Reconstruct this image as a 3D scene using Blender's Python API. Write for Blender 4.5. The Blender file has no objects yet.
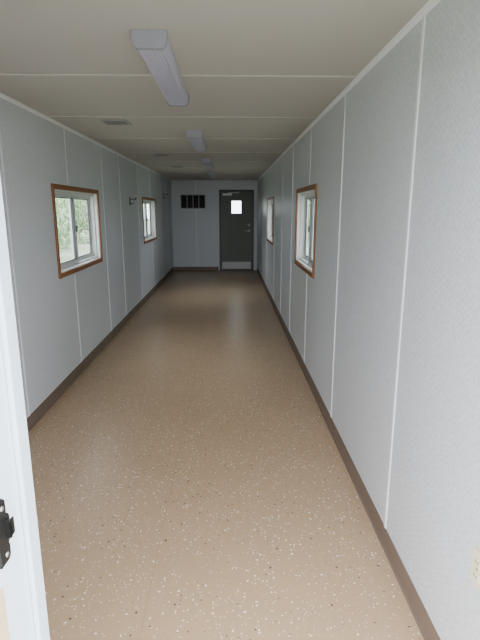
import bpy, bmesh, math, random
from mathutils import Vector, Matrix
random.seed(4)
COL = bpy.context.scene.collection
XL, XR, H, YN, YF = -1.497, 0.750, 2.34, 0.78, 12.95
T = 0.11

# ---------------------------------------------------------------- materials
def new_mat(name):
    m = bpy.data.materials.new(name); m.use_nodes = True
    nt = m.node_tree
    return m, nt, nt.nodes['Principled BSDF']
def rgb(r, g, b):
    def c(v):
        v /= 255.0
        return v/12.92 if v <= 0.04045 else ((v+0.055)/1.055)**2.4
    return (c(r), c(g), c(b), 1)
def N(nt, t, **k):
    n = nt.nodes.new(t)
    for a, v in k.items(): setattr(n, a, v)
    return n
def simple(name, col, rough=0.5, metal=0.0, var=0.06, scale=12, bump=0.0, bscale=200):
    m, nt, b = new_mat(name)
    tc = N(nt, 'ShaderNodeTexCoord')
    no = N(nt, 'ShaderNodeTexNoise'); no.inputs['Scale'].default_value = scale; no.inputs['Detail'].default_value = 4
    nt.links.new(tc.outputs['Object'], no.inputs['Vector'])
    mx = N(nt, 'ShaderNodeMix', data_type='RGBA')
    mx.inputs[6].default_value = tuple(c*(1-var) for c in col[:3])+(1,)
    mx.inputs[7].default_value = tuple(min(1, c*(1+var)) for c in col[:3])+(1,)
    nt.links.new(no.outputs['Fac'], mx.inputs[0]); nt.links.new(mx.outputs[2], b.inputs['Base Color'])
    b.inputs['Roughness'].default_value = rough; b.inputs['Metallic'].default_value = metal
    if bump:
        n2 = N(nt, 'ShaderNodeTexNoise'); n2.inputs['Scale'].default_value = bscale
        nt.links.new(tc.outputs['Object'], n2.inputs['Vector'])
        bp = N(nt, 'ShaderNodeBump'); bp.inputs['Strength'].default_value = bump; bp.inputs['Distance'].default_value = 0.002
        nt.links.new(n2.outputs['Fac'], bp.inputs['Height']); nt.links.new(bp.outputs['Normal'], b.inputs['Normal'])
    return m

def wall_mat(name, c1, c2):
    """vinyl covered gypsum panel with a fine woven emboss"""
    m, nt, b = new_mat(name)
    tc = N(nt, 'ShaderNodeTexCoord')
    wn_ = N(nt, 'ShaderNodeTexNoise'); wn_.inputs['Scale'].default_value = 24; nt.links.new(tc.outputs['Object'], wn_.inputs['Vector'])
    vs = N(nt, 'ShaderNodeVectorMath', operation='SCALE'); vs.inputs[3].default_value = 0.026; nt.links.new(wn_.outputs['Color'], vs.inputs[0])
    va = N(nt, 'ShaderNodeVectorMath', operation='ADD'); nt.links.new(tc.outputs['Object'], va.inputs[0]); nt.links.new(vs.outputs[0], va.inputs[1])
    sp = N(nt, 'ShaderNodeSeparateXYZ'); nt.links.new(va.outputs[0], sp.inputs[0])
    xy = N(nt, 'ShaderNodeMath', operation='ADD'); nt.links.new(sp.outputs[0], xy.inputs[0]); nt.links.new(sp.outputs[1], xy.inputs[1])
    def sine(src, k):
        a = N(nt, 'ShaderNodeMath', operation='MULTIPLY'); nt.links.new(src, a.inputs[0]); a.inputs[1].default_value = k
        s = N(nt, 'ShaderNodeMath', operation='SINE'); nt.links.new(a.outputs[0], s.inputs[0]); return s.outputs[0]
    s1 = sine(xy.outputs[0], 2*math.pi/0.036); s2 = sine(sp.outputs[2], 2*math.pi/0.028)
    pr = N(nt, 'ShaderNodeMath', operation='MULTIPLY'); nt.links.new(s1, pr.inputs[0]); nt.links.new(s2, pr.inputs[1])
    no = N(nt, 'ShaderNodeTexNoise'); no.inputs['Scale'].default_value = 110; no.inputs['Detail'].default_value = 3
    nt.links.new(tc.outputs['Object'], no.inputs['Vector'])
    ad = N(nt, 'ShaderNodeMath', operation='MULTIPLY_ADD'); nt.links.new(pr.outputs[0], ad.inputs[0]); ad.inputs[1].default_value = 0.10; nt.links.new(no.outputs['Fac'], ad.inputs[2])
    mr = N(nt, 'ShaderNodeMapRange'); mr.inputs[1].default_value = 0.25; mr.inputs[2].default_value = 0.75
    nt.links.new(ad.outputs[0], mr.inputs[0])
    mx = N(nt, 'ShaderNodeMix', data_type='RGBA'); mx.inputs[6].default_value = c1; mx.inputs[7].default_value = c2
    nt.links.new(mr.outputs[0], mx.inputs[0]); nt.links.new(mx.outputs[2], b.inputs['Base Color'])
    bp = N(nt, 'ShaderNodeBump'); bp.inputs['Strength'].default_value = 0.3; bp.inputs['Distance'].default_value = 0.002
    nt.links.new(ad.outputs[0], bp.inputs['Height']); nt.links.new(bp.outputs['Normal'], b.inputs['Normal'])
    b.inputs['Roughness'].default_value = 0.40
    return m

def floor_mat():
    m, nt, b = new_mat('speckled_floor_coating')
    tc = N(nt, 'ShaderNodeTexCoord')
    no = N(nt, 'ShaderNodeTexNoise'); no.inputs['Scale'].default_value = 1.6; no.inputs['Detail'].default_value = 6
    nt.links.new(tc.outputs['Object'], no.inputs['Vector'])
    base = N(nt, 'ShaderNodeMix', data_type='RGBA')
    base.inputs[6].default_value = rgb(174, 147, 115); base.inputs[7].default_value = rgb(187, 159, 126)
    nt.links.new(no.outputs['Fac'], base.inputs[0])
    cur = base.outputs[2]
    def flecks(cur, scale, dist, thr, col, off):
        mp = N(nt, 'ShaderNodeMapping'); mp.inputs['Location'].default_value = (off, off*1.7, 0.0)
        nt.links.new(tc.outputs['Object'], mp.inputs['Vector'])
        dn = N(nt, 'ShaderNodeTexNoise'); dn.inputs['Scale'].default_value = scale*1.5
        nt.links.new(mp.outputs[0], dn.inputs['Vector'])
        vm = N(nt, 'ShaderNodeVectorMath', operation='SCALE'); vm.inputs[3].default_value = 0.9/scale
        nt.links.new(dn.outputs['Color'], vm.inputs[0])
        va = N(nt, 'ShaderNodeVectorMath', operation='ADD'); nt.links.new(mp.outputs[0], va.inputs[0]); nt.links.new(vm.outputs[0], va.inputs[1])
        vo = N(nt, 'ShaderNodeTexVoronoi', voronoi_dimensions='2D'); vo.inputs['Scale'].default_value = scale
        nt.links.new(va.outputs[0], vo.inputs['Vector'])
        sp = N(nt, 'ShaderNodeSeparateColor'); nt.links.new(vo.outputs['Color'], sp.inputs[0])
        sz = N(nt, 'ShaderNodeMath', operation='MULTIPLY_ADD'); nt.links.new(sp.outputs[1], sz.inputs[0]); sz.inputs[1].default_value = dist*1.1; sz.inputs[2].default_value = dist*0.4
        lt = N(nt, 'ShaderNodeMath', operation='LESS_THAN'); nt.links.new(vo.outputs['Distance'], lt.inputs[0]); nt.links.new(sz.outputs[0], lt.inputs[1])
        gt = N(nt, 'ShaderNodeMath', operation='GREATER_THAN'); nt.links.new(sp.outputs[0], gt.inputs[0]); gt.inputs[1].default_value = thr
        mu = N(nt, 'ShaderNodeMath', operation='MULTIPLY'); nt.links.new(lt.outputs[0], mu.inputs[0]); nt.links.new(gt.outputs[0], mu.inputs[1])
        mx = N(nt, 'ShaderNodeMix', data_type='RGBA'); nt.links.new(mu.outputs[0], mx.inputs[0])
        nt.links.new(cur, mx.inputs[6]); mx.inputs[7].default_value = col
        return mx.outputs[2]
    cur = flecks(cur, 120, 0.28, 0.86, rgb(190, 166, 136), 2.1)
    cur = flecks(cur, 104, 0.25, 0.93, rgb(228, 216, 198), 5.3)
    cur = flecks(cur, 60, 0.19, 0.87, rgb(248, 243, 234), 9.9)
    cur = flecks(cur, 46, 0.16, 0.93, rgb(66, 44, 32), 14.2)
    # butt joint between floor sheets
    sx = N(nt, 'ShaderNodeSeparateXYZ'); nt.links.new(tc.outputs['Object'], sx.inputs[0])
    s = N(nt, 'ShaderNodeMath', operation='ADD'); nt.links.new(sx.outputs[0], s.inputs[0]); s.inputs[1].default_value = 0.35
    ab = N(nt, 'ShaderNodeMath', operation='ABSOLUTE'); nt.links.new(s.outputs[0], ab.inputs[0])
    l = N(nt, 'ShaderNodeMath', operation='LESS_THAN'); nt.links.new(ab.outputs[0], l.inputs[0]); l.inputs[1].default_value = 0.002
    l2 = N(nt, 'ShaderNodeMath', operation='MULTIPLY'); nt.links.new(l.outputs[0], l2.inputs[0]); l2.inputs[1].default_value = 0.2
    mx = N(nt, 'ShaderNodeMix', data_type='RGBA'); nt.links.new(l2.outputs[0], mx.inputs[0]); nt.links.new(cur, mx.inputs[6]); mx.inputs[7].default_value = rgb(90, 70, 50)
    nt.links.new(mx.outputs[2], b.inputs['Base Color'])
    b.inputs['Roughness'].default_value = 0.33
    n3 = N(nt, 'ShaderNodeTexNoise'); n3.inputs['Scale'].default_value = 60
    nt.links.new(tc.outputs['Object'], n3.inputs['Vector'])
    bp = N(nt, 'ShaderNodeBump'); bp.inputs['Strength'].default_value = 0.2; bp.inputs['Distance'].default_value = 0.0015
    nt.links.new(n3.outputs['Fac'], bp.inputs['Height']); nt.links.new(bp.outputs['Normal'], b.inputs['Normal'])
    return m

def wood_mat():
    m, nt, b = new_mat('varnished_wood_casing')
    tc = N(nt, 'ShaderNodeTexCoord')
    no = N(nt, 'ShaderNodeTexNoise'); no.inputs['Scale'].default_value = 18; no.inputs['Detail'].default_value = 8; no.inputs['Distortion'].default_value = 1.5
    nt.links.new(tc.outputs['Object'], no.inputs['Vector'])
    mx = N(nt, 'ShaderNodeMix', data_type='RGBA'); mx.inputs[6].default_value = rgb(102, 60, 28); mx.inputs[7].default_value = rgb(162, 104, 54)
    nt.links.new(no.outputs['Fac'], mx.inputs[0]); nt.links.new(mx.outputs[2], b.inputs['Base Color'])
    b.inputs['Roughness'].default_value = 0.4
    return m

def glass_mat():
    m, nt, b = new_mat('window_glass')
    nt.nodes.remove(b)
    out = [n for n in nt.nodes if n.type == 'OUTPUT_MATERIAL'][0]
    tr = N(nt, 'ShaderNodeBsdfTransparent'); tr.inputs[0].default_value = (0.44, 0.47, 0.465, 1)  # grey tint added to cut the daylight entering through the windows
    gl = N(nt, 'ShaderNodeBsdfGlossy'); gl.inputs['Roughness'].default_value = 0.03
    lw = N(nt, 'ShaderNodeLayerWeight'); lw.inputs[0].default_value = 0.25
    mu = N(nt, 'ShaderNodeMath', operation='MULTIPLY'); nt.links.new(lw.outputs['Fresnel'], mu.inputs[0]); mu.inputs[1].default_value = 0.35
    mx = N(nt, 'ShaderNodeMixShader'); nt.links.new(mu.outputs[0], mx.inputs[0]); nt.links.new(tr.outputs[0], mx.inputs[1]); nt.links.new(gl.outputs[0], mx.inputs[2])
    nt.links.new(mx.outputs[0], out.inputs[0])
    return m

M = dict(
    wallR=wall_mat('embossed_vinyl_panel', rgb(191, 195, 202), rgb(218, 222, 229)),
    ceil=simple('painted_ceiling_board', rgb(182, 178, 174), 0.6, var=0.02, scale=2, bump=0.15, bscale=60),
    floor=floor_mat(),
    batten=simple('white_batten', rgb(232, 234, 238), 0.45, var=0.01),
    crown=simple('white_crown_trim', rgb(200, 197, 193), 0.45, var=0.01),
    cove=simple('brown_cove_base', rgb(108, 93, 82), 0.45, var=0.08, scale=4),
    wood=wood_mat(), glass=glass_mat(),
    vinyl=simple('white_window_frame', rgb(206, 209, 209), 0.4, var=0.02),
    track=simple('grey_window_gasket', rgb(52, 56, 58), 0.5),
    door=simple('dark_grey_door_paint', rgb(90, 95, 88), 0.45, var=0.05, scale=3),
    doorf=simple('dark_grey_frame_paint', rgb(70, 74, 69), 0.45),
    steel=simple('brushed_steel', rgb(158, 159, 156), 0.45, metal=0.4, var=0.08, scale=30),
    alum=simple('satin_aluminium', rgb(210, 212, 210), 0.4, metal=0.2),
    black=simple('black_metal', rgb(18, 18, 19), 0.35, metal=0.3, var=0.2, scale=60),
    screw=simple('zinc_screw', rgb(150, 150, 148), 0.35, metal=0.8),
    jamb=simple('white_painted_jamb', rgb(204, 212, 224), 0.4, var=0.03, scale=6),
    jamb2=simple('pale_grey_weatherstrip', rgb(188, 197, 208), 0.55),
    lens=simple('ribbed_acrylic_diffuser', rgb(190, 188, 210), 0.3, var=0.02),
    pan=simple('white_fixture_metal', rgb(215, 214, 210), 0.4, var=0.02),
    cap=simple('grey_plastic_end_cap', rgb(152, 151, 166), 0.45, var=0.03),
    dark=simple('dark_recess_shade', rgb(52, 53, 54), 0.8),  # dark colour stands in for the shade inside openings
    grille=simple('grey_grille_metal', rgb(120, 121, 122), 0.5),
    divider=simple('pale_grille_divider', rgb(156, 157, 157), 0.5),
    ivory=simple('ivory_plastic', rgb(228, 216, 186), 0.4, var=0.02),
    tanwood=simple('pale_bare_wood', rgb(196, 172, 140), 0.6, var=0.1, scale=30),
    grass=simple('mown_grass', rgb(150, 156, 134), 0.9, var=0.15, scale=0.8),
    bark=simple('tree_bark', rgb(150, 152, 138), 0.9, var=0.15, scale=20),
    leaf=simple('green_foliage', rgb(160, 182, 146), 0.7, var=0.15, scale=1.5),
)

# ---------------------------------------------------------------- helpers
def add_box(bm, x0, x1, y0, y1, z0, z1):
    vs = [bm.verts.new(p) for p in ((x0,y0,z0),(x1,y0,z0),(x1,y1,z0),(x0,y1,z0),(x0,y0,z1),(x1,y0,z1),(x1,y1,z1),(x0,y1,z1))]
    for f in ((0,3,2,1),(4,5,6,7),(0,1,5,4),(1,2,6,5),(2,3,7,6),(3,0,4,7)):
        bm.faces.new([vs[i] for i in f])
def add_cyl(bm, c, r, l, axis='Z', seg=20, r2=None):
    rot = {'Z': Matrix(), 'X': Matrix.Rotation(math.pi/2, 4, 'Y'), 'Y': Matrix.Rotation(-math.pi/2, 4, 'X')}[axis]
    bmesh.ops.create_cone(bm, cap_ends=True, segments=seg, radius1=r, radius2=r if r2 is None else r2, depth=l, matrix=Matrix.Translation(c) @ rot)
def finish(name, bm, mat, parent=None, loc=(0,0,0), bevel=0.0, smooth=False, kind=None, label=None, cat=None):
    bmesh.ops.recalc_face_normals(bm, faces=bm.faces)
    me = bpy.data.meshes.new(name); bm.to_mesh(me); bm.free()
    ob = bpy.data.objects.new(name, me); COL.objects.link(ob)
    me.materials.append(mat); ob.location = loc
    if smooth:
        for p in me.polygons: p.use_smooth = True
    if bevel:
        md = ob.modifiers.new('bevel', 'BEVEL'); md.width = bevel; md.segments = 2; md.limit_method = 'ANGLE'
    if parent: ob.parent = parent
    if kind: ob['kind'] = kind
    if label: ob['label'] = label
    if cat: ob['category'] = cat
    return ob
def boxes(name, lst, mat, **k):
    bm = bmesh.new()
    for b in lst: add_box(bm, *b)
    return finish(name, bm, mat, **k)
def empty(name, loc, label=None, cat=None, kind=None, group=None):
    e = bpy.data.objects.new(name, None); COL.objects.link(e); e.location = loc; e.empty_display_size = 0.1
    if label: e['label'] = label
    if cat: e['category'] = cat
    if kind: e['kind'] = kind
    if group: e['group'] = group
    return e
S = 'structure'

# ---------------------------------------------------------------- windows spec (opening y0,y1)
ZB, ZT = 1.045, 1.775
LW = [(4.27, 5.66), (8.62, 10.0)]
RW = [(4.24, 5.38), (8.24, 9.52)]

def side_wall(name, xa, xb, wins):
    L = []
    y = YN - 0.2
    for (a, b) in wins:
        L.append((xa, xb, y, a, 0, H)); L.append((xa, xb, a, b, 0, ZB)); L.append((xa, xb, a, b, ZT, H)); y = b
    L.append((xa, xb, y, YF + T, 0, H))
    return boxes(name, L, M['wallR'], kind=S, label='light grey embossed vinyl covered panel wall')
side_wall('wall_left', XL - T, XL, LW)
side_wall('wall_right', XR, XR + T, RW)
# far wall with door
DX0, DX1, DZ = -0.255, 0.655, 2.10
boxes('wall_back', [(XL, DX0, YF, YF+T, 0, H), (DX1, XR, YF, YF+T, 0, H), (DX0, DX1, YF, YF+T, DZ, H)], M['wallR'], kind=S, label='light grey end wall around a dark door')
OX0, OX1, OZ = -0.355, 0.57, 2.06
boxes('wall_front', [(XL, OX0-0.03, YN-0.2, YN-0.004, 0, H), (OX1+0.03, XR, YN-0.2, YN-0.004, 0, H), (OX0-0.03, OX1+0.03, YN-0.2, YN-0.004, OZ+0.03, H)], M['wallR'], kind=S, label='light grey end wall around the open doorway')
boxes('floor', [(XL-T, XR+T, YN-0.2, YF+T, -0.12, 0)], M['floor'], kind=S, label='tan speckled seamless floor with cream flecks')
boxes('ceiling', [(XL-T, XR+T, YN-0.2, YF+T, H, H+0.1)], M['ceil'], kind=S, label='warm off-white flat ceiling board')

# ceiling seams battens / crown
n = 1
for y in (1.71, 2.97, 4.22, 5.45, 6.72, 7.97, 9.22, 10.47, 11.72):
    boxes('trim_%d' % n, [(XL, XR, y-0.010, y+0.010, H-0.004, H+0.001)], M['crown'], kind=S, label='thin off-white ceiling joint strip'); n += 1
for sx in (-1, 1):
    x = XL if sx < 0 else XR
    bm = bmesh.new()
    prof = [(0, 0), (0, -0.022), (0.004, -0.022), (0.014, -0.014), (0.020, -0.004), (0.020, 0)]
    a = [bm.verts.new((x - sx*p[0], YN, H+p[1])) for p in prof]; b = [bm.verts.new((x - sx*p[0], YF, H+p[1])) for p in prof]
    for i in range(len(prof)): j = (i+1) % len(prof); bm.faces.new((a[i], a[j], b[j], b[i]))
    bm.faces.new(a); bm.faces.new(b)
    finish('trim_%d' % n, bm, M['batten'], kind=S, label='white cove trim strip along the ceiling edge'); n += 1
def inwin(y, wins):
    for a, b in wins:
        if a-0.07 < y < b+0.07: return True
    return False
for wins, x, sx, ys, bw in ((LW, XL, 1, (1.05, 2.2, 3.37, 4.68, 5.95, 6.87, 8.2, 9.5, 10.9, 12.0), 0.0085), (RW, XR, -1, (2.03, 3.30, 4.60, 5.83, 6.9, 8.03, 9.7, 10.9, 12.0), 0.011)):
    for y in ys:
        xx = sorted((x, x + sx*0.005))
        segs = [(0.1, ZB-0.055), (ZT+0.055, H-0.022)] if inwin(y, wins) else [(0.1, H-0.022)]
        boxes('trim_%d' % n, [(xx[0], xx[1], y-bw, y+bw, s[0], s[1]) for s in segs], M['batten'], kind=S, label='thin white vertical panel joint batten', bevel=0.002); n += 1
boxes('trim_%d' % n, [(-0.87, -0.85, YF-0.006, YF, 0.1, 1.60), (-0.87, -0.85, YF-0.006, YF, 2.0, H)], M['batten'], kind=S, label='thin white vertical panel joint batten'); n += 1
# baseboards (cove base)
def base_run(name, p0, p1, nx, ny):
    prof = [(0, 0), (0.014, 0), (0.008, 0.006), (0.005, 0.02), (0.004, 0.092), (0.002, 0.098), (0, 0.1)]
    bm = bmesh.new()
    a = [bm.verts.new((p0[0]+nx*p[0], p0[1]+ny*p[0], p[1])) for p in prof]; b = [bm.verts.new((p1[0]+nx*p[0], p1[1]+ny*p[0], p[1])) for p in prof]
    for i in range(len(prof)): j = (i+1) % len(prof); bm.faces.new((a[i], a[j], b[j], b[i]))
    bm.faces.new(a); bm.faces.new(b)
    return finish(name, bm, M['cove'], kind=S, label='brown vinyl cove baseboard')
base_run('baseboard_left', (XL, YN), (XL, YF), 1, 0)
base_run('baseboard_right', (XR, YN), (XR, YF), -1, 0)
base_run('baseboard_back', (XL+0.015, YF), (DX0-0.03, YF), 0, -1)

# ---------------------------------------------------------------- windows
wn = 1
for wins, x, sx in ((LW, XL, 1), (RW, XR, -1)):
    for (a, b) in wins:
        e = empty('window_%d' % wn, (x, (a+b)/2, ZB), label='white sliding window with varnished brown wood casing', kind=S); wn += 1
        w = (b-a)/2; hh = ZT-ZB
        def bx(x0, x1, y0, y1, z0, z1):
            xs = sorted((x0*sx, x1*sx)); return (xs[0], xs[1], y0, y1, z0, z1)
        c = 0.040
        boxes('casing', [bx(0.0, 0.014, -w-c, -w+0.004, -c, hh+c), bx(0.0, 0.014, w-0.004, w+c, -c, hh+c), bx(0.0, 0.014, -w+0.004, w-0.004, -c, 0.004), bx(0.0, 0.014, -w+0.004, w-0.004, hh-0.004, hh+c)], M['wood'], parent=e, bevel=0.003, label='varnished brown wood casing', kind=S)
        # reveal liner + vinyl frame
        f = 0.03
        boxes('frame', [bx(-T, 0.0, -w, -w+0.012, 0, hh), bx(-T, 0.0, w-0.012, w, 0, hh), bx(-T, 0.0, -w+0.012, w-0.012, 0, 0.012), bx(-T, 0.0, -w+0.012, w-0.012, hh-0.012, hh),
                        bx(-T, -0.035, -w+0.012, -w+f, 0.012, hh-0.012), bx(-T, -0.035, w-f, w-0.012, 0.012, hh-0.012), bx(-T, -0.035, -w+f, w-f, 0.012, f), bx(-T, -0.035, -w+f, w-f, hh-f, hh-0.012)], M['vinyl'], parent=e, kind=S)
        s = 0.035
        for k, (y0, y1, xa, xb) in enumerate(((-w+f, 0.02, -0.068, -0.045), (-0.02, w-f, -0.098, -0.075))):
            boxes('sash', [bx(xa, xb, y0, y0+s, f, hh-f), bx(xa, xb, y1-s, y1, f, hh-f), bx(xa, xb, y0+s, y1-s, f, f+s), bx(xa, xb, y0+s, y1-s, hh-f-s, hh-f)], M['vinyl'], parent=e, bevel=0.003, kind=S)
            boxes('gasket', [bx(xa+0.004, xb-0.004, y0+s, y0+s+0.014, f+s, hh-f-s), bx(xa+0.004, xb-0.004, y1-s-0.014, y1-s, f+s, hh-f-s), bx(xa+0.004, xb-0.004, y0+s+0.014, y1-s-0.014, f+s, f+s+0.008), bx(xa+0.004, xb-0.004, y0+s+0.014, y1-s-0.014, hh-f-s-0.008, hh-f-s)], M['track'], parent=e, kind=S, label='dark grey glazing gasket')
            bm = bmesh.new(); xm = (xa+xb)/2*sx
            vs = [bm.verts.new(p) for p in ((xm, y0+s, f+s), (xm, y1-s, f+s), (xm, y1-s, hh-f-s), (xm, y0+s, hh-f-s))]; bm.faces.new(vs)
            finish('glass_pane', bm, M['glass'], parent=e, kind=S, label='glass pane tinted to dim the daylight')
        bm = bmesh.new(); add_box(bm, *bx(-0.045, -0.03, -0.012, 0.012, hh*0.5-0.03, hh*0.5+0.03))
        finish('latch', bm, M['track'], parent=e, bevel=0.003, kind=S, label='small dark sash latch')

# ---------------------------------------------------------------- far door
e = empty('door_1', ((DX0+DX1)/2, YF, 0), label='dark grey steel door with small window and kick plate', kind=S)
hw = (DX1-DX0)/2; fw = 0.045
boxes('door_frame', [(-hw, -hw+fw, -0.025, T, 0, DZ), (hw-fw, hw, -0.025, T, 0, DZ), (-hw+fw, hw-fw, -0.025, T, DZ-fw, DZ),
                     (-hw+fw, -hw+fw+0.02, 0.046, T, 0, DZ-fw), (hw-fw-0.02, hw-fw, 0.046, T, 0, DZ-fw), (-hw+fw+0.02, hw-fw-0.02, 0.046, T, DZ-fw-0.02, DZ-fw)], M['doorf'], parent=e, kind=S)
lw = hw-fw-0.003; lh = DZ-fw-0.004
wx0, wx1, wz0, wz1 = -0.13, 0.125, 1.50, 1.82
y0, y1 = 0.0, 0.044
boxes('door_leaf', [(-lw, wx0, y0, y1, 0.012, lh), (wx1, lw, y0, y1, 0.012, lh), (wx0, wx1, y0, y1, 0.012, wz0), (wx0, wx1, y0, y1, wz1, lh)], M['door'], parent=e, kind=S)
m = 0.022
boxes('window_frame', [(wx0-m, wx0+0.004, y0-0.01, y0+0.002, wz0-m, wz1+m), (wx1-0.004, wx1+m, y0-0.01, y0+0.002, wz0-m, wz1+m), (wx0+0.004, wx1-0.004, y0-0.01, y0+0.002, wz0-m, wz0+0.004), (wx0+0.004, wx1-0.004, y0-0.01, y0+0.002, wz1-0.004, wz1+m)], M['door'], parent=e, kind=S, bevel=0.002)
bm = bmesh.new(); vs = [bm.verts.new(p) for p in ((wx0, 0.02, wz0), (wx1, 0.02, wz0), (wx1, 0.02, wz1), (wx0, 0.02, wz1))]; bm.faces.new(vs)
finish('glass_pane', bm, M['glass'], parent=e, kind=S)
boxes('kick_plate', [(-lw+0.02, lw-0.02, y0-0.003, y0, 0.04, 0.23)], M['steel'], parent=e, kind=S, label='brushed steel kick plate')
boxes('door_sweep', [(-lw+0.005, lw-0.005, y0-0.006, y0, 0.016, 0.032)], M['black'], parent=e, kind=S)
boxes('threshold', [(-hw+fw, hw-fw, -0.02, T+0.02, 0.0, 0.0125)], M['doorf'], parent=e, kind=S)
# closer
bm = bmesh.new(); add_box(bm, -0.36, -0.12, -0.055, 0.0, 1.955, 2.01)
finish('closer_body', bm, M['alum'], parent=e, bevel=0.008, kind=S, label='satin aluminium door closer body')
bm = bmesh.new(); add_box(bm, -0.2, 0.06, -0.05, -0.04, 2.015, 2.03); add_box(bm, 0.045, 0.06, -0.05, -0.02, 2.01, 2.06); add_cyl(bm, (-0.2, -0.04, 2.015), 0.015, 0.02)
finish('closer_arm', bm, M['alum'], parent=e, kind=S)
bm = bmesh.new(); add_cyl(bm, (0.33, -0.006, 1.05), 0.032, 0.012, 'Y'); add_cyl(bm, (0.33, -0.03, 1.05), 0.011, 0.05, 'Y'); add_box(bm, 0.22, 0.342, -0.062, -0.047, 1.041, 1.06)
finish('lever_handle', bm, M['steel'], parent=e, kind=S, label='chrome lever handle')
bm = bmesh.new(); add_cyl(bm, (0.33, -0.01, 1.2), 0.03, 0.02, 'Y'); add_box(bm, 0.323, 0.337, -0.04, -0.018, 1.185, 1.215)
finish('deadbolt', bm, M['steel'], parent=e, kind=S, label='chrome deadbolt turn')
for z in (0.25, 1.05, 1.85):
    bm = bmesh.new(); add_cyl(bm, (-lw-0.004, -0.01, z), 0.008, 0.1)
    finish('hinge', bm, M['doorf'], parent=e, kind=S)

# ---------------------------------------------------------------- near doorway (camera stands just outside)
e = empty('door_2', (OX0, YN, 0), label='white painted door jamb with black strike plate', kind=S)
W = OX1-OX0
boxes('jamb', [(-0.028, 0, -0.2, 0.0, 0, OZ), (W, W+0.028, -0.2, 0.0, 0, OZ), (-0.028, W+0.028, -0.2, 0.0, OZ, OZ+0.028)], M['jamb'], parent=e, bevel=0.003, kind=S)
boxes('door_stop', [(0, 0.010, -0.052, -0.012, 0, OZ-0.010), (W-0.010, W, -0.052, -0.012, 0, OZ-0.010), (0, W, -0.052, -0.012, OZ-0.010, OZ)], M['jamb2'], parent=e, bevel=0.003, kind=S, label='pale grey door stop strip')
boxes('wood_shim', [(0, 0.003, -0.165, -0.139, 0, 1.03)], M['tanwood'], parent=e, kind=S, label='bare wood strip on the jamb')
# strike plate : stepped outline
bm = bmesh.new()
cy, cz = -0.121, 1.113
K = 0.86
pts = [(-0.02,-0.060),(0.010,-0.062),(0.017,-0.056),(0.018,-0.036),(0.015,-0.030),(0.024,-0.024),(0.027,-0.016),(0.027,0.016),(0.024,0.024),(0.015,0.030),(0.017,0.038),(0.016,0.056),(0.009,0.063),(-0.02,0.060)]
lo = [bm.verts.new((0.0, cy+p[0]*K, cz+p[1]*K)) for p in pts]; hi = [bm.verts.new((0.005, cy+p[0]*K, cz+p[1]*K)) for p in pts]
for i in range(len(pts)): j = (i+1) % len(pts); bm.faces.new((lo[i], lo[j], hi[j], hi[i]))
bm.faces.new(lo); bm.faces.new(hi)
add_box(bm, 0.003, 0.012, cy+0.008, cy+0.013, cz-0.016, cz+0.016)
add_box(bm, 0.009, 0.012, cy+0.008, cy+0.022, cz-0.014, cz+0.014)
finish('strike_plate', bm, M['black'], parent=e, bevel=0.0010, kind=S, label='black metal strike plate with curved lip')
for dz in (-0.04, 0.04):
    bm = bmesh.new(); add_cyl(bm, (0.0055, cy+0.002, cz+dz), 0.005, 0.002, 'X', 14, 0.0035)
    finish('screw', bm, M['screw'], parent=e, kind=S, label='small zinc screw head')

# ---------------------------------------------------------------- ceiling lights
def light_fixture(y0, y1):
    yc = (y0+y1)/2; L = (y1-y0)/2
    e = empty('ceiling_light', (-0.335, yc, H), label='unlit wraparound ceiling light with ribbed acrylic diffuser', cat='ceiling light', group='wraparound lights along the ceiling')
    boxes('housing', [(-0.052, 0.052, -L+0.01, L-0.01, -0.020, 0)], M['pan'], parent=e, bevel=0.003, label='white metal housing')
    bm = bmesh.new()
    # ribbed lens: straight sloping sides, flat fluted bottom
    prof = [(0.072, -0.008), (0.070, -0.03), (0.064, -0.052)]
    R = 9
    for i in range(R):
        xa = 0.056-0.112*i/R; xb = 0.056-0.112*(i+1)/R
        prof += [(xa, -0.062), (xa-(xa-xb)*0.35, -0.067), (xa-(xa-xb)*0.7, -0.067)]
    prof += [(-0.056, -0.062), (-0.064, -0.052), (-0.070, -0.03), (-0.072, -0.008)]
    a = [bm.verts.new((p[0], -L+0.012, p[1])) for p in prof]; b = [bm.verts.new((p[0], L-0.012, p[1])) for p in prof]
    K = len(prof)
    for i in range(K): bm.faces.new((a[i], a[(i+1) % K], b[(i+1) % K], b[i]))
    bm.faces.new(a); bm.faces.new(b)
    finish('diffuser', bm, M['lens'], parent=e)
    for s in (-1, 1):
        bm = bmesh.new()
        pr = [(0.077, 0.0), (0.077, -0.012), (0.075, -0.034), (0.069, -0.056), (0.059, -0.071), (-0.059, -0.071), (-0.069, -0.056), (-0.075, -0.034), (-0.077, -0.012), (-0.077, 0.0)]
        ya, yb = s*L, s*(L-0.030)
        a = [bm.verts.new((p[0], ya, p[1])) for p in pr]; b = [bm.verts.new((p[0], yb, p[1])) for p in pr]
        for i in range(len(pr)): j = (i+1) % len(pr); bm.faces.new((a[i], a[j], b[j], b[i]))
        bm.faces.new(a); bm.faces.new(b)
        finish('end_cap', bm, M['cap'], parent=e, bevel=0.002, label='grey plastic end cap')
for y0, y1 in ((2.26, 3.46), (4.90, 6.07), (7.52, 8.68), (10.05, 11.25)):
    light_fixture(y0, y1)

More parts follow.
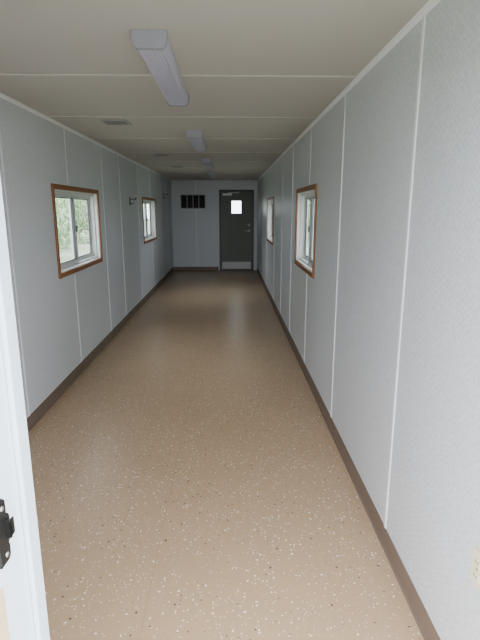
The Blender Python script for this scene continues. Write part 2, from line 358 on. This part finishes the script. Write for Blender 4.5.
# ---------------------------------------------------------------- ceiling registers
for (x0, x1, y0, y1) in ((-1.09, -0.86, 4.36, 4.58), (-1.04, -0.83, 6.9, 7.1), (-1.02, -0.81, 8.8, 9.0)):
    xc, yc = (x0+x1)/2, (y0+y1)/2; w, d = (x1-x0)/2, (y1-y0)/2
    e = empty('air_vent', (xc, yc, H), label='grey louvred metal air register set in the ceiling', cat='air vent', group='ceiling air registers')
    boxes('frame', [(-w, w, -d, -d+0.022, -0.008, 0), (-w, w, d-0.022, d, -0.008, 0), (-w, -w+0.022, -d+0.022, d-0.022, -0.008, 0), (w-0.022, w, -d+0.022, d-0.022, -0.008, 0)], M['divider'], parent=e, bevel=0.002)
    boxes('back_plate', [(-w+0.022, w-0.022, -d+0.022, d-0.022, -0.0015, 0)], M['dark'], parent=e, label='dark plate with the duct shade in its colour')
    bm = bmesh.new(); k = 6
    for i in range(k):
        y = -d+0.032+(2*d-0.064)*i/(k-1)
        vs = [bm.verts.new(p) for p in ((-w+0.022, y-0.006, -0.002), (w-0.022, y-0.006, -0.002), (w-0.022, y+0.006, -0.010), (-w+0.022, y+0.006, -0.010))]; bm.faces.new(vs)
    finish('louvres', bm, M['grille'], parent=e)

# ---------------------------------------------------------------- return grille on end wall
e = empty('wall_grille', (-0.935, YF, 1.64), label='dark four-bay air grille with pale dividers on the end wall', cat='air grille')
w = 0.305; hh = 0.32
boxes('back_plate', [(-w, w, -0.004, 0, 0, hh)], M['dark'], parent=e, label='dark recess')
boxes('frame', [(-w-0.016, w+0.016, -0.02, 0, -0.016, 0.0), (-w-0.016, w+0.016, -0.02, 0, hh, hh+0.016), (-w-0.016, -w, -0.02, 0, 0, hh), (w, w+0.016, -0.02, 0, 0, hh)] + [(-w+2*w*i/4-0.012, -w+2*w*i/4+0.012, -0.024, 0, 0, hh) for i in (1, 2, 3)], M['divider'], parent=e)
bm = bmesh.new()
for i in range(12):
    z = 0.018+hh*0.92*i/11
    vs = [bm.verts.new(p) for p in ((-w, -0.005, z+0.006), (w, -0.005, z+0.006), (w, -0.016, z-0.006), (-w, -0.016, z-0.006))]; bm.faces.new(vs)
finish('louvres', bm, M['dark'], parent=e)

# ---------------------------------------------------------------- wall brackets on left wall
def wall_hook(y, z):
    e = empty('wall_bracket', (XL, y, z), label='small grey metal bracket arm screwed to the panel wall', cat='wall bracket', group='wall brackets')
    bm = bmesh.new(); add_box(bm, 0.006, 0.012, -0.04, 0.04, -0.06, 0.06)
    add_box(bm, 0, 0.008, -0.035, 0.035, -0.055, 0.055)
    finish('plate', bm, M['grille'], parent=e, bevel=0.003)
    bm = bmesh.new()
    add_cyl(bm, (0.05, 0, 0.03), 0.009, 0.09, 'X', 12); add_cyl(bm, (0.095, 0, 0.045), 0.010, 0.05, 'Z', 12)
    add_cyl(bm, (0.035, 0, -0.03), 0.008, 0.06, 'X', 12)
    finish('arm', bm, M['grille'], parent=e)
    bm = bmesh.new(); bmesh.ops.create_uvsphere(bm, u_segments=16, v_segments=10, radius=0.02, matrix=Matrix.Translation((0.095, 0, 0.075)))
    finish('knob', bm, M['pan'], parent=e, smooth=True, label='white knob')
wall_hook(7.5, 1.72); wall_hook(11.4, 1.90)

# ---------------------------------------------------------------- outlet on right wall
e = empty('power_outlet', (XR, 1.232, 0.54), label='ivory duplex power outlet with cover plate on wall', cat='power outlet')
boxes('cover_plate', [(-0.006, 0, -0.036, 0.036, -0.058, 0.058)], M['ivory'], parent=e, bevel=0.003)
for dz in (-0.024, 0.024):
    bm = bmesh.new(); add_box(bm, -0.009, -0.005, -0.016, 0.016, dz-0.014, dz+0.014)
    finish('socket', bm, M['ivory'], parent=e, bevel=0.002)
    boxes('slots', [(-0.0096, -0.0088, -0.008, -0.005, dz-0.004, dz+0.007), (-0.0096, -0.0088, 0.005, 0.008, dz-0.004, dz+0.007)], M['dark'], parent=e, label='dark slots')
bm = bmesh.new(); add_cyl(bm, (-0.0065, 0, 0), 0.004, 0.002, 'X', 12); finish('screw', bm, M['screw'], parent=e)

# ---------------------------------------------------------------- outside
boxes('ground', [(-60, 60, -40, 120, -0.9, -0.8)], M['grass'], kind=S, label='mown green grass outside')
def leaf_mesh(seed):
    rnd = random.Random(seed); bm = bmesh.new()
    blobs = [(Vector((rnd.uniform(-1.3, 1.3), rnd.uniform(-1.3, 1.3), rnd.uniform(0.7, 4.4))), rnd.uniform(0.9, 1.3)) for _ in range(14)]
    for _ in range(6500):
        c, r = rnd.choice(blobs)
        d = Vector((rnd.gauss(0, 1), rnd.gauss(0, 1), rnd.gauss(0, 1))).normalized()
        p = c + d*r*rnd.uniform(0.6, 1.0)
        q = Matrix.Rotation(rnd.uniform(0, 6.28), 3, 'Z') @ Matrix.Rotation(rnd.uniform(0, 3.1), 3, 'X')
        s = rnd.uniform(0.07, 0.15)
        vs = [bm.verts.new(p + q @ Vector(v)) for v in ((-s*0.5, 0, 0), (0, -s, 0), (s*0.5, 0, 0), (0, s, 0))]
        bm.faces.new(vs)
    me = bpy.data.meshes.new('foliage'); bm.to_mesh(me); bm.free(); me.materials.append(M['leaf']); return me
def trunk_mesh():
    bm = bmesh.new(); add_cyl(bm, (0, 0, 1.4), 0.10, 2.8, 'Z', 12, 0.06)
    for a in range(4):
        m4 = Matrix.Translation((0, 0, 2.0)) @ Matrix.Rotation(a*1.57, 4, 'Z') @ Matrix.Rotation(0.6, 4, 'X') @ Matrix.Translation((0, 0, 0.7))
        bmesh.ops.create_cone(bm, cap_ends=True, segments=8, radius1=0.05, radius2=0.02, depth=1.4, matrix=m4)
    me = bpy.data.meshes.new('trunk'); bm.to_mesh(me); bm.free(); me.materials.append(M['bark']); return me
lms = [leaf_mesh(1), leaf_mesh(2)]; tm = trunk_mesh()
spots = [(-9.5, 23), (-10.5, 29.5), (-11, 36), (-11, 42.5), (-16.5, 32), (-17, 39), (-16.5, 46), (-11, 50), (6.5, 25), (6.5, 31.5), (7, 38), (6.8, 45), (6.5, 52), (13, 50),
         (-6.2, 5.2), (-6.4, 11.5), (5.4, 5.0), (5.6, 11.3), (6.0, 18)]  # unseen trees added beside the walls to block sky light at the windows
for i, (x, y) in enumerate(spots):
    e = empty('tree', (x, y, -0.8), label='leafy green tree standing on the grass', cat='tree', group='trees outside the windows')
    s = random.uniform(0.98, 1.15); e.scale = (s, s, s); e.rotation_euler = (0, 0, random.uniform(0, 6))
    for nm, me in (('trunk', tm), ('foliage', lms[i % 2])):
        o = bpy.data.objects.new(nm, me); COL.objects.link(o); o.parent = e

# ---------------------------------------------------------------- world & light
w = bpy.data.worlds.new('overcast_sky'); bpy.context.scene.world = w; w.use_nodes = True
nt = w.node_tree; bg = nt.nodes['Background']
tc = N(nt, 'ShaderNodeTexCoord'); sp = N(nt, 'ShaderNodeSeparateXYZ'); nt.links.new(tc.outputs['Generated'], sp.inputs[0])
cr = N(nt, 'ShaderNodeValToRGB'); nt.links.new(sp.outputs[2], cr.inputs[0])
cr.color_ramp.elements[0].color = (0.87, 0.89, 0.95, 1); cr.color_ramp.elements[1].color = (0.91, 0.94, 1.0, 1)
nt.links.new(cr.outputs[0], bg.inputs[0]); bg.inputs[1].default_value = 18.0

def portal(loc, rot, sx, sy):
    l = bpy.data.lights.new('daylight_opening', 'AREA'); l.shape = 'RECTANGLE'; l.size = sx; l.size_y = sy
    l.cycles.is_portal = True
    o = bpy.data.objects.new('daylight_opening', l); COL.objects.link(o); o.location = loc; o.rotation_euler = rot
portal(((OX0+OX1)/2, YN-0.21, OZ/2), (math.pi/2, 0, 0), W, OZ)
portal(((DX0+DX1)/2, YF+0.06, 1.66), (-math.pi/2, 0, 0), 0.3, 0.36)
for a, b in LW: portal((XL-T-0.01, (a+b)/2, (ZB+ZT)/2), (0, -math.pi/2, 0), ZT-ZB, b-a)
for a, b in RW: portal((XR+T+0.01, (a+b)/2, (ZB+ZT)/2), (0, math.pi/2, 0), ZT-ZB, b-a)

# ---------------------------------------------------------------- camera
cam = bpy.data.cameras.new('camera'); co = bpy.data.objects.new('camera', cam); COL.objects.link(co)
cam.sensor_fit = 'VERTICAL'; cam.sensor_height = 24; cam.lens = 481/640*24; cam.clip_start = 0.02
pitch = math.atan(110.5/481); yaw = math.atan(0.0225)
co.location = (0, 0, 1.6); co.rotation_euler = (math.pi/2-pitch, 0, -yaw)
bpy.context.scene.camera = co
